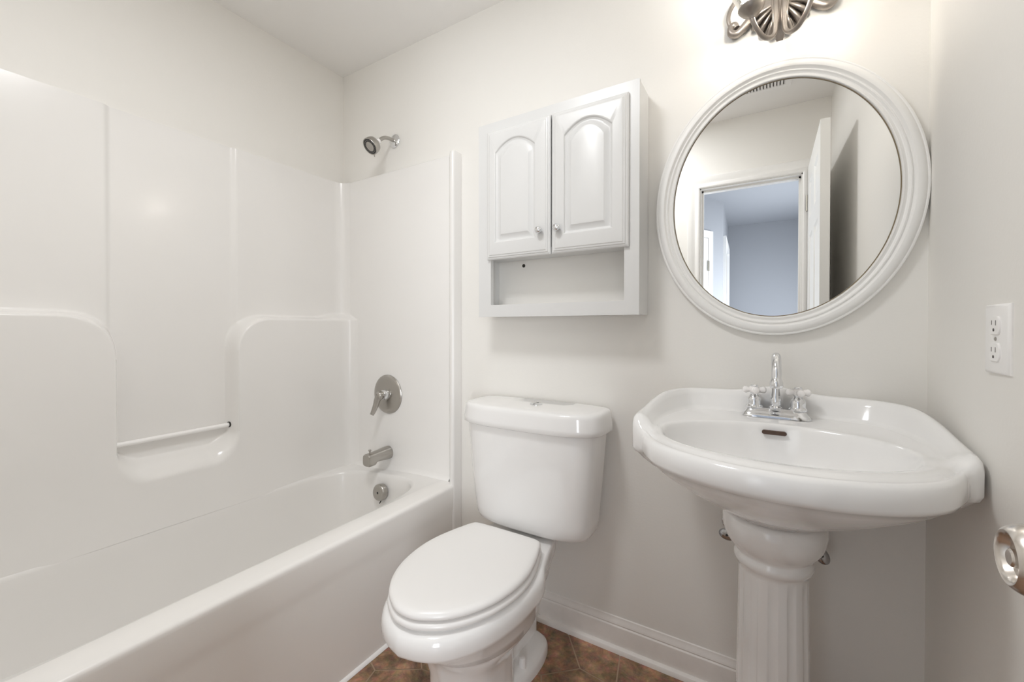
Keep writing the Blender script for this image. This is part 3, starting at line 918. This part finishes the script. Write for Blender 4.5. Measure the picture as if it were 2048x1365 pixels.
tip = Vector((1.9365, -.1645, z0 + .092))
lathe(bm, [(0, .0112), (.004, .0118), (.006, .0128), (.012, .0148), (.018, .0152), (.024, .0145), (.028, .0128), (.028, .0105), (.022, .0100), (.022, .0001)], tip, (0, -.16, -1), 28)
spo = obj('spout', bm, M_chrome, fc, smooth=45)
bm = B(); lathe(bm, [(.0235, .0104), (.0272, .0104)], tip, (0, -.16, -1), 24); obj('aerator', bm, M_dark, spo)
for sx in (-1, 1):
    hx, hy = 1.9365 + sx * .0505, -.084
    bm = B()
    lathe(bm, [(0, .0215), (.004, .0215), (.007, .0185), (.010, .0175), (.018, .0175), (.026, .0165), (.032, .0125), (.036, .0095), (.038, .0105), (.041, .0115), (.044, .0100)], (hx, hy, z0 - .001), (0, 0, 1), 28)
    hb = obj('handle_base', bm, M_chrome, fc, smooth=40)
    bm = B()
    zc = z0 + .0475
    lathe(bm, [(-.009, .009), (-.006, .0120), (.006, .0120), (.009, .009)], (hx, hy, zc), (0, 0, 1), 20)
    for k in range(4):
        a = PI / 2 * k + math.radians(12)
        d = Vector((math.cos(a), math.sin(a), 0))
        lathe(bm, [(.006, .0082), (.011, .0070), (.016, .0080), (.021, .0096), (.0255, .0090), (.0283, .0058), (.0292, .0003)], Vector((hx, hy, zc)), d, 14)
    ch = obj('cross_handle', bm, M_ceram, hb, smooth=60, label='white porcelain cross handle')
    bm = B(); lathe(bm, [(.008, .0085), (.0125, .0095), (.0140, .0080), (.0145, .0003)], (hx, hy, zc), (0, 0, 1), 20); obj('index_cap', bm, M_chrome, hb)

# shut-off valves behind the pedestal
def shutoff(x, z, hdir, label, tilt):
    t = thing('shutoff_valve', label, 'valve', (x, -.001, z), 'shut-off valves under the sink')
    bm = B(); lathe(bm, [(0, .026), (.003, .026), (.006, .022), (.008, .009)], (x, -.0015, z + .026), (0, -1, 0), 24); obj('wall_flange', bm, M_chrome, t)
    bm = B(); tube(bm, [(x, -.006, z + .026), (x, -.060, z + .026)], .008, 12)
    lathe(bm, [(-.012, .0115), (.012, .0115)], (x, -.058, z + .026), (0, 0, 1), 12)
    tube(bm, [(x, -.058, z + .030), (x, -.058, z + .075)], .0065, 12)
    lathe(bm, [(0, .007), (.012, .007), (.014, .005), (.03, .005)], (x, -.062, z + .020), Vector(hdir), 12)
    obj('valve_body', bm, M_black, t, label='dark valve body')
    bm = B(); tube(bm, catmull([(x, -.058, z + .07), (x + .004, -.066, z + .13), (1.93 + (x - 1.93) * .75, -.09, z + .20), (1.93 + (x - 1.93) * .6, -.10, z + .24)], 6), .0045, 10); obj('supply_tube', bm, M_nickel, t)
    a, u, v = frame_of(hdir)
    ct, st = math.cos(tilt), math.sin(tilt)
    u, v = u * ct + v * st, v * ct - u * st
    c = Vector((x, -.062, z + .020)) + a * .026
    bm = B(); rings = []
    for d, s in ((-.004, .5), (-.003, .9), (0, 1.0), (.003, .95), (.006, .75), (.0075, .4)):
        rings.append([c + a * d + u * (.0240 * s * math.cos(2 * PI * k / 28)) + v * (.0165 * s * math.sin(2 * PI * k / 28)) for k in range(28)])
    loft(bm, rings)
    h = obj('oval_handle', bm, M_valve, t, smooth=50, label='chrome oval valve handle')
    bm = B(); lathe(bm, [(.006, .0038), (.0095, .0034), (.0100, .0003)], c, hdir, 10); obj('screw', bm, M_dark, h)
    return t
shutoff(1.826, .503, (-.15, -.95, .12), 'chrome shut-off valve with oval handle left of the pedestal', math.radians(0))
shutoff(2.036, .503, (.12, -.95, .18), 'chrome shut-off valve with tilted handle right of the pedestal', math.radians(-58))

# ================================================================== WALL CABINET
cab = thing('wall_cabinet', 'white two-door wall cabinet with open shelf above toilet', 'cabinet', (1.27, -.06, 1.161))
CX0, CX1, CZ0, CZ1, CY = .9634, 1.5755, 1.161, 1.8935, -.1164
bm = B()
t = .014
box(bm, CX0 + .004, CX0 + .018, CY + .018, -.001, CZ0 + .002, CZ1 - .002)
box(bm, CX1 - .018, CX1 - .0005, CY + .018, -.001, CZ0 + .002, CZ1 - .002)
box(bm, CX0 + .018, CX1 - .018, CY + .018, -.001, CZ1 - .016, CZ1 - .002)
box(bm, CX0 + .018, CX1 - .018, CY + .018, -.001, CZ0 + .030, CZ0 + .045)
box(bm, CX0 + .018, CX1 - .018, CY + .018, -.001, 1.385, 1.399)
box(bm, CX0 + .018, CX1 - .018, CY + .018, -.001, CZ0 + .002, CZ0 + .016)
obj('carcass', bm, M_cab, cab, smooth=0)
bm = B(); box(bm, CX0 + .018, CX1 - .018, -.006, -.001, 1.399, CZ1 - .016); bk = obj('back_panel', bm, M_cab, cab, smooth=0)
bm = B()
ox0, ox1, oz0, oz1 = 1.0195, 1.5285, 1.2065, 1.378
box(bm, CX0, ox0, CY, CY + .018, CZ0, CZ1); box(bm, ox1, CX1, CY, CY + .018, CZ0, CZ1)
box(bm, ox0, ox1, CY, CY + .018, CZ0, oz0); box(bm, ox0, ox1, CY, CY + .018, oz1, 1.40); box(bm, ox0, ox1, CY, CY + .018, 1.845, CZ1)
obj('face_frame', bm, M_cab, cab, smooth=0)
bm = B(); lathe(bm, [(0, .0065), (.002, .0065), (.0035, .005), (.004, .0005)], (1.0975, -.0005, 1.364), (0, -1, 0), 16); sc = obj('screw', bm, M_dark, cab, label='dark mounting screw')
def arch_ring(x0, x1, z0, zsh, rise, ins, y, n=96):
    """closed outline with an arched top, inset by ins; n points by angle from the centre"""
    x0, x1, z0 = x0 + ins, x1 - ins, z0 + ins
    pts = [Vector((x0, 0, z0)), Vector((x1, 0, z0)), Vector((x1, 0, zsh - ins))]
    cx = (x0 + x1) / 2
    for k in range(1, 24):
        f = k / 24; x = x1 + (x0 - x1) * f
        a = abs((x - cx) / ((x1 - x0) / 2))
        pts.append(Vector((x, 0, zsh - ins + rise * (1 - a ** 2.2))))
    pts.append(Vector((x0, 0, zsh - ins)))
    C = Vector((cx, 0, (z0 + zsh) / 2))
    return radial(pts, C, y, n)
def radial(pts, C, y, n=96, snap=None):
    out = []
    for i in range(n):
        tt = 2 * PI * (i + .5) / n; d = Vector((math.cos(tt), 0, math.sin(tt))); best = None
        for a, b in zip(pts, pts[1:] + pts[:1]):
            e = b - a; aa = a - C
            den = d.x * e.z - d.z * e.x
            if abs(den) < 1e-12: continue
            r = (aa.x * e.z - aa.z * e.x) / den; s = (aa.x * d.z - aa.z * d.x) / den
            if r > 0 and -1e-6 <= s <= 1 + 1e-6: best = r if best is None else max(best, r)
        p = C + d * best
        out.append(Vector((p.x, y, p.z)))
    return out
def cabinet_door(x0, x1, z0, z1, px0, px1, pz0, psh, rise, kx):
    yb = CY - .0008; yf = CY - .019
    bm = B()
    C = Vector(((px0 + px1) / 2, 0, (pz0 + psh) / 2))
    n = 240
    def rect(ins, y):
        pts = [Vector((x0 + ins, 0, z0 + ins)), Vector((x1 - ins, 0, z0 + ins)), Vector((x1 - ins, 0, z1 - ins)), Vector((x0 + ins, 0, z1 - ins))]
        r = radial(pts, C, y, n)
        for q in pts:                      # keep the corners crisp
            i = min(range(n), key=lambda k: (r[k] - Vector((q.x, y, q.z))).length)
            r[i] = Vector((q.x, y, q.z))
        return r
    rings = [rect(0, yb), rect(0, yf + .0100), rect(.004, yf + .0070), rect(.0075, yf + .0064), rect(.0092, yf + .0036), rect(.0140, yf + .0026), rect(.0165, yf + .0006), rect(.0200, yf)]
    A = lambda ins, y: arch_ring(px0, px1, pz0, psh, rise, ins, y, n)
    # same centre for all arch rings
    def A(ins, y):
        X0, X1, Z0 = px0 + ins, px1 - ins, pz0 + ins
        pts = [Vector((X0, 0, Z0)), Vector((X1, 0, Z0)), Vector((X1, 0, psh - ins))]
        cx = (X0 + X1) / 2
        for k in range(1, 24):
            f = k / 24; x = X1 + (X0 - X1) * f
            a = abs((x - cx) / ((X1 - X0) / 2))
            pts.append(Vector((x, 0, psh - ins + rise * (1 - a ** 2.0))))
        pts.append(Vector((X0, 0, psh - ins)))
        r = radial(pts, C, y, n)
        for q in pts[:3] + pts[-1:]:
            i = min(range(n), key=lambda k: (r[k] - Vector((q.x, y, q.z))).length)
            r[i] = Vector((q.x, y, q.z))
        return r
    rings += [A(-.001, yf), A(.0015, yf + .0014), A(.0040, yf + .0060), A(.0090, yf + .0082), A(.0135, yf + .0080), A(.0255, yf + .0026), A(.0275, yf + .0010), A(.0295, yf + .0006)]
    loft(bm, rings)
    d = obj('door', bm, M_cab, cab, smooth=22)
    bm = B(); lathe(bm, [(0, .006), (.006, .0055), (.009, .0065), (.012, .0105), (.016, .0125), (.020, .0122), (.024, .0090), (.0255, .0040), (.0258, .0003)], (kx, yf, 1.458), (0, -1, 0), 28)
    obj('knob', bm, M_chrome, d, smooth=60, label='round chrome door knob')
cabinet_door(1.0090, 1.2750, 1.3755, 1.8555, 1.048, 1.218, 1.437, 1.771, .040, 1.240)
cabinet_door(1.2800, 1.5440, 1.3755, 1.8555, 1.327, 1.495, 1.437, 1.771, .040, 1.308)

# ================================================================== OVAL MIRROR
MX, MZ = 1.9312, 1.4890
mir = thing('oval_mirror', 'large oval mirror in a white moulded frame above the sink', 'mirror', (MX, -.015, MZ))
GA, GB = .2735, .3370
bm = B()
NE = 160
fpf = [(.0535, -.001), (.0535, -.017), (.0520, -.0205), (.0490, -.0215), (.0465, -.0205), (.0450, -.0225), (.0410, -.0262), (.0330, -.0285), (.0275, -.0280), (.0245, -.0250), (.0225, -.0215), (.0205, -.0210),
       (.0190, -.0238), (.0165, -.0245), (.0145, -.0228), (.0130, -.0200), (.0105, -.0190), (.0070, -.0200), (.0040, -.0222), (.0015, -.0222), (0.0, -.0205), (-.0006, -.0150), (-.0006, -.0060), (-.0006, -.001)]
loft(bm, [[Vector((MX + (GA + o) * math.cos(2 * PI * k / NE), y, MZ + (GB + o) * math.sin(2 * PI * k / NE))) for k in range(NE)] for o, y in fpf], False, False)
# close the back
obj('frame', bm, M_frame, mir, smooth=28)
bm = B()
loft(bm, [[Vector((MX + (GA + o) * math.cos(2 * PI * k / NE), y, MZ + (GB + o) * math.sin(2 * PI * k / NE))) for k in range(NE)] for o, y in ((.003, -.0035), (.003, -.0140), (-.0030, -.0150))], True, True)
for f in bm.faces: f.material_index = 0
obj('glass', bm, M_glass, mir, smooth=0, label='silvered oval mirror glass')
bm = B()
loft(bm, [[Vector((MX + (GA + o) * math.cos(2 * PI * k / NE), y, MZ + (GB + o) * math.sin(2 * PI * k / NE))) for k in range(NE)] for o, y in ((-.0005, -.0149), (-.0005, -.0162), (-.0024, -.0162), (-.0024, -.0150))], False, False)
obj('edge_gap', bm, M_gap, mir, label='thin brown line round the glass')  # brown ring stands in for the dark gap between frame and glass

# ================================================================== OUTLET
out = thing('wall_outlet', 'white duplex outlet on the right wall beside the mirror', 'outlet', (wx(-.41), -.41, 1.10))
xw = wx(-.40); OY0, OY1, OZ0, OZ1 = -.4575, -.3695, 1.0425, 1.1590
bm = B()
def opr(ins, x): return [Vector((x, OY0 + ins, OZ0 + ins)), Vector((x, OY1 - ins, OZ0 + ins)), Vector((x, OY1 - ins, OZ1 - ins)), Vector((x, OY0 + ins, OZ1 - ins))]
loft(bm, [opr(0, xw + .0005), opr(0, xw - .0035), opr(.002, xw - .0055), opr(.006, xw - .0066)])
pl_ = obj('cover_plate', bm, M_plast, out, smooth=30)
yc = (OY0 + OY1) / 2
for zc in (1.1235, 1.0785):
    bm = B()
    def rr_(hy, hz, x):
        o = []
        for k in range(36):
            a = 2 * PI * k / 36
            yy = .0190 * math.cos(a); zz = .0190 * math.sin(a)
            o.append(Vector((x, yc + hy * max(-.0175, min(.0175, yy)) , zc + hz * max(-.0155, min(.0155, zz * 1.05)))))
        return o
    loft(bm, [rr_(1.06, 1.06, xw - .0060), rr_(1.06, 1.06, xw - .0067), rr_(1, 1, xw - .0067), rr_(1, 1, xw - .0085), rr_(.95, .95, xw - .0092)])
    rc = obj('receptacle', bm, M_plast, out, smooth=30)
    bm = B()
    box(bm, xw - .0095, xw - .0088, yc - .0080, yc - .0063, zc + .000, zc + .0085)
    box(bm, xw - .0095, xw - .0088, yc + .0063, yc + .0080, zc + .001, zc + .0085)
    lathe(bm, [(0, .0026), (.0012, .0026)], (xw - .0086, yc, zc - .0075), (-1, 0, 0), 14)
    obj('slots', bm, M_slot, rc, smooth=0)
bm = B(); lathe(bm, [(0, .0034), (.0010, .0032), (.0016, .0020), (.0017, .0002)], (xw - .0066, yc, 1.101), (-1, 0, 0), 16); obj('screw', bm, M_nickel, out)

# ================================================================== VANITY LIGHT
LX, LZ = 1.9415, 2.030
lamp = thing('vanity_light', 'ornate antique pewter two-arm wall light above the mirror', 'wall light', (LX, -.001, LZ))
bm = B()
# shell-shaped back plate with fan ribs
rings = []
def shell(rad, y):
    o = []
    for k in range(72):
        a = 2 * PI * k / 72
        rib = 1 + .045 * math.cos(a * 18) if math.sin(a) < .2 else 1 + .02 * math.cos(a * 18)
        bx = .062 * rad * rib; bz = .066 * rad * rib * (1.0 if math.sin(a) > 0 else 1.10)
        o.append(Vector((LX + bx * math.cos(a), y, LZ + bz * math.sin(a))))
    return o
loft(bm, [shell(1.0, -.001), shell(1.02, -.010), shell(.96, -.018), shell(.80, -.022), shell(.55, -.028), shell(.30, -.036), shell(.12, -.040)])
for k in range(9):
    a = math.radians(190 + 160 * k / 8)
    d = Vector((math.cos(a), 0, math.sin(a)))
    c = Vector((LX, 0, LZ))
    pts = catmull([c + d * .016 + Vector((0, -.040, 0)), c + d * .040 + Vector((0, -.036, 0)), c + d * .060 + Vector((0, -.028, 0)), c + d * .075 + Vector((0, -.014, 0))], 4)
    tube(bm, pts, [.0036 + .0050 * i / (len(pts) - 1) for i in range(len(pts))], 8)
bp_ = obj('back_plate', bm, M_pewter, lamp, smooth=50)
for sx in (-1, 1):
    bm = B()
    p = [(LX + sx * .040, -.014, LZ + .022), (LX + sx * .068, -.016, LZ - .004), (LX + sx * .090, -.017, LZ - .026), (LX + sx * .108, -.018, LZ - .038), (LX + sx * .122, -.018, LZ - .030), (LX + sx * .122, -.018, LZ - .014), (LX + sx * .113, -.018, LZ - .010), (LX + sx * .108, -.018, LZ - .020)]
    q = catmull(p, 5)
    tube(bm, q, [.0135 - .005 * i / (len(q) - 1) for i in range(len(q))], 12)
    q2 = [(LX + sx * .122, -.018, LZ - .016), (LX + sx * .130, -.018, LZ + .012), (LX + sx * .124, -.018, LZ + .040), (LX + sx * .105, -.018, LZ + .062), (LX + sx * .07, -.016, LZ + .070)]
    tube(bm, catmull(q2, 5), .0060, 10)
    obj('scroll', bm, M_pewter, lamp, smooth=50)
bm = B()
for k in range(-3, 4):
    a = k * .10
    tube(bm, catmull([(LX + .012 * k * .5, -.046, LZ + .035), (LX + .0052 * k, -.054, LZ - .025), (LX + .0044 * k, -.050, LZ - .070), (LX + .0020 * k, -.032, LZ - .104)], 4), [.0046] * 9 + [.0040, .0034, .0026, .0014], 8)
obj('leaf_boss', bm, M_pewter, lamp, smooth=50)
CUPS = []
for sx in (-1, 1):
    e = Vector((LX + sx * .0635, -.150, LZ - .086))
    p = [(LX + sx * .0095, -.046, LZ + .030), (LX + sx * .0095, -.058, LZ - .020), (LX + sx * .0100, -.070, LZ - .075), (LX + sx * .0130, -.082, LZ - .108), (LX + sx * .0230, -.098, LZ - .126), (LX + sx * .0380, -.118, LZ - .130), (LX + sx * .0520, -.138, LZ - .118), (e.x - sx * .002, e.y + .002, e.z - .012), (e.x, e.y, e.z)]
    bm = B(); tube(bm, catmull(p, 6), .0062, 14)
    arm = obj('arm', bm, M_pewter, lamp, smooth=60)
    bm = B()
    ax = Vector((sx * .10, -.04, 1)).normalized()
    lathe(bm, [(-.006, .007), (0, .009), (.004, .014), (.010, .0225), (.018, .0285), (.024, .0315), (.028, .0300), (.028, .020), (.024, .0001)], e, ax, 48, rfun=lambda a, d: 1 + .02 * math.cos(a * 24))
    cup = obj('cup', bm, M_pewter, arm, smooth=40)
    bm = B()
    pr_ = []
    for i in range(40):
        u = i / 39
        d = .027 + .070 * u; r = .027 + .026 * u ** 1.1 + .0016 * math.cos(u * 2 * PI * 11)
        pr_.append((d, r))
    lathe(bm, pr_, e, ax, 48, False, False)
    obj('glass_shade', bm, M_shade, arm, smooth=60, label='ribbed smoked glass shade')
    bm = B()
    lathe(bm, [(.028, .010), (.034, .012), (.042, .017), (.055, .0215), (.068, .0215), (.080, .016), (.086, .008), (.087, .001)], e, ax, 20)
    obj('bulb', bm, M_bulb, arm, label='glowing light bulb')
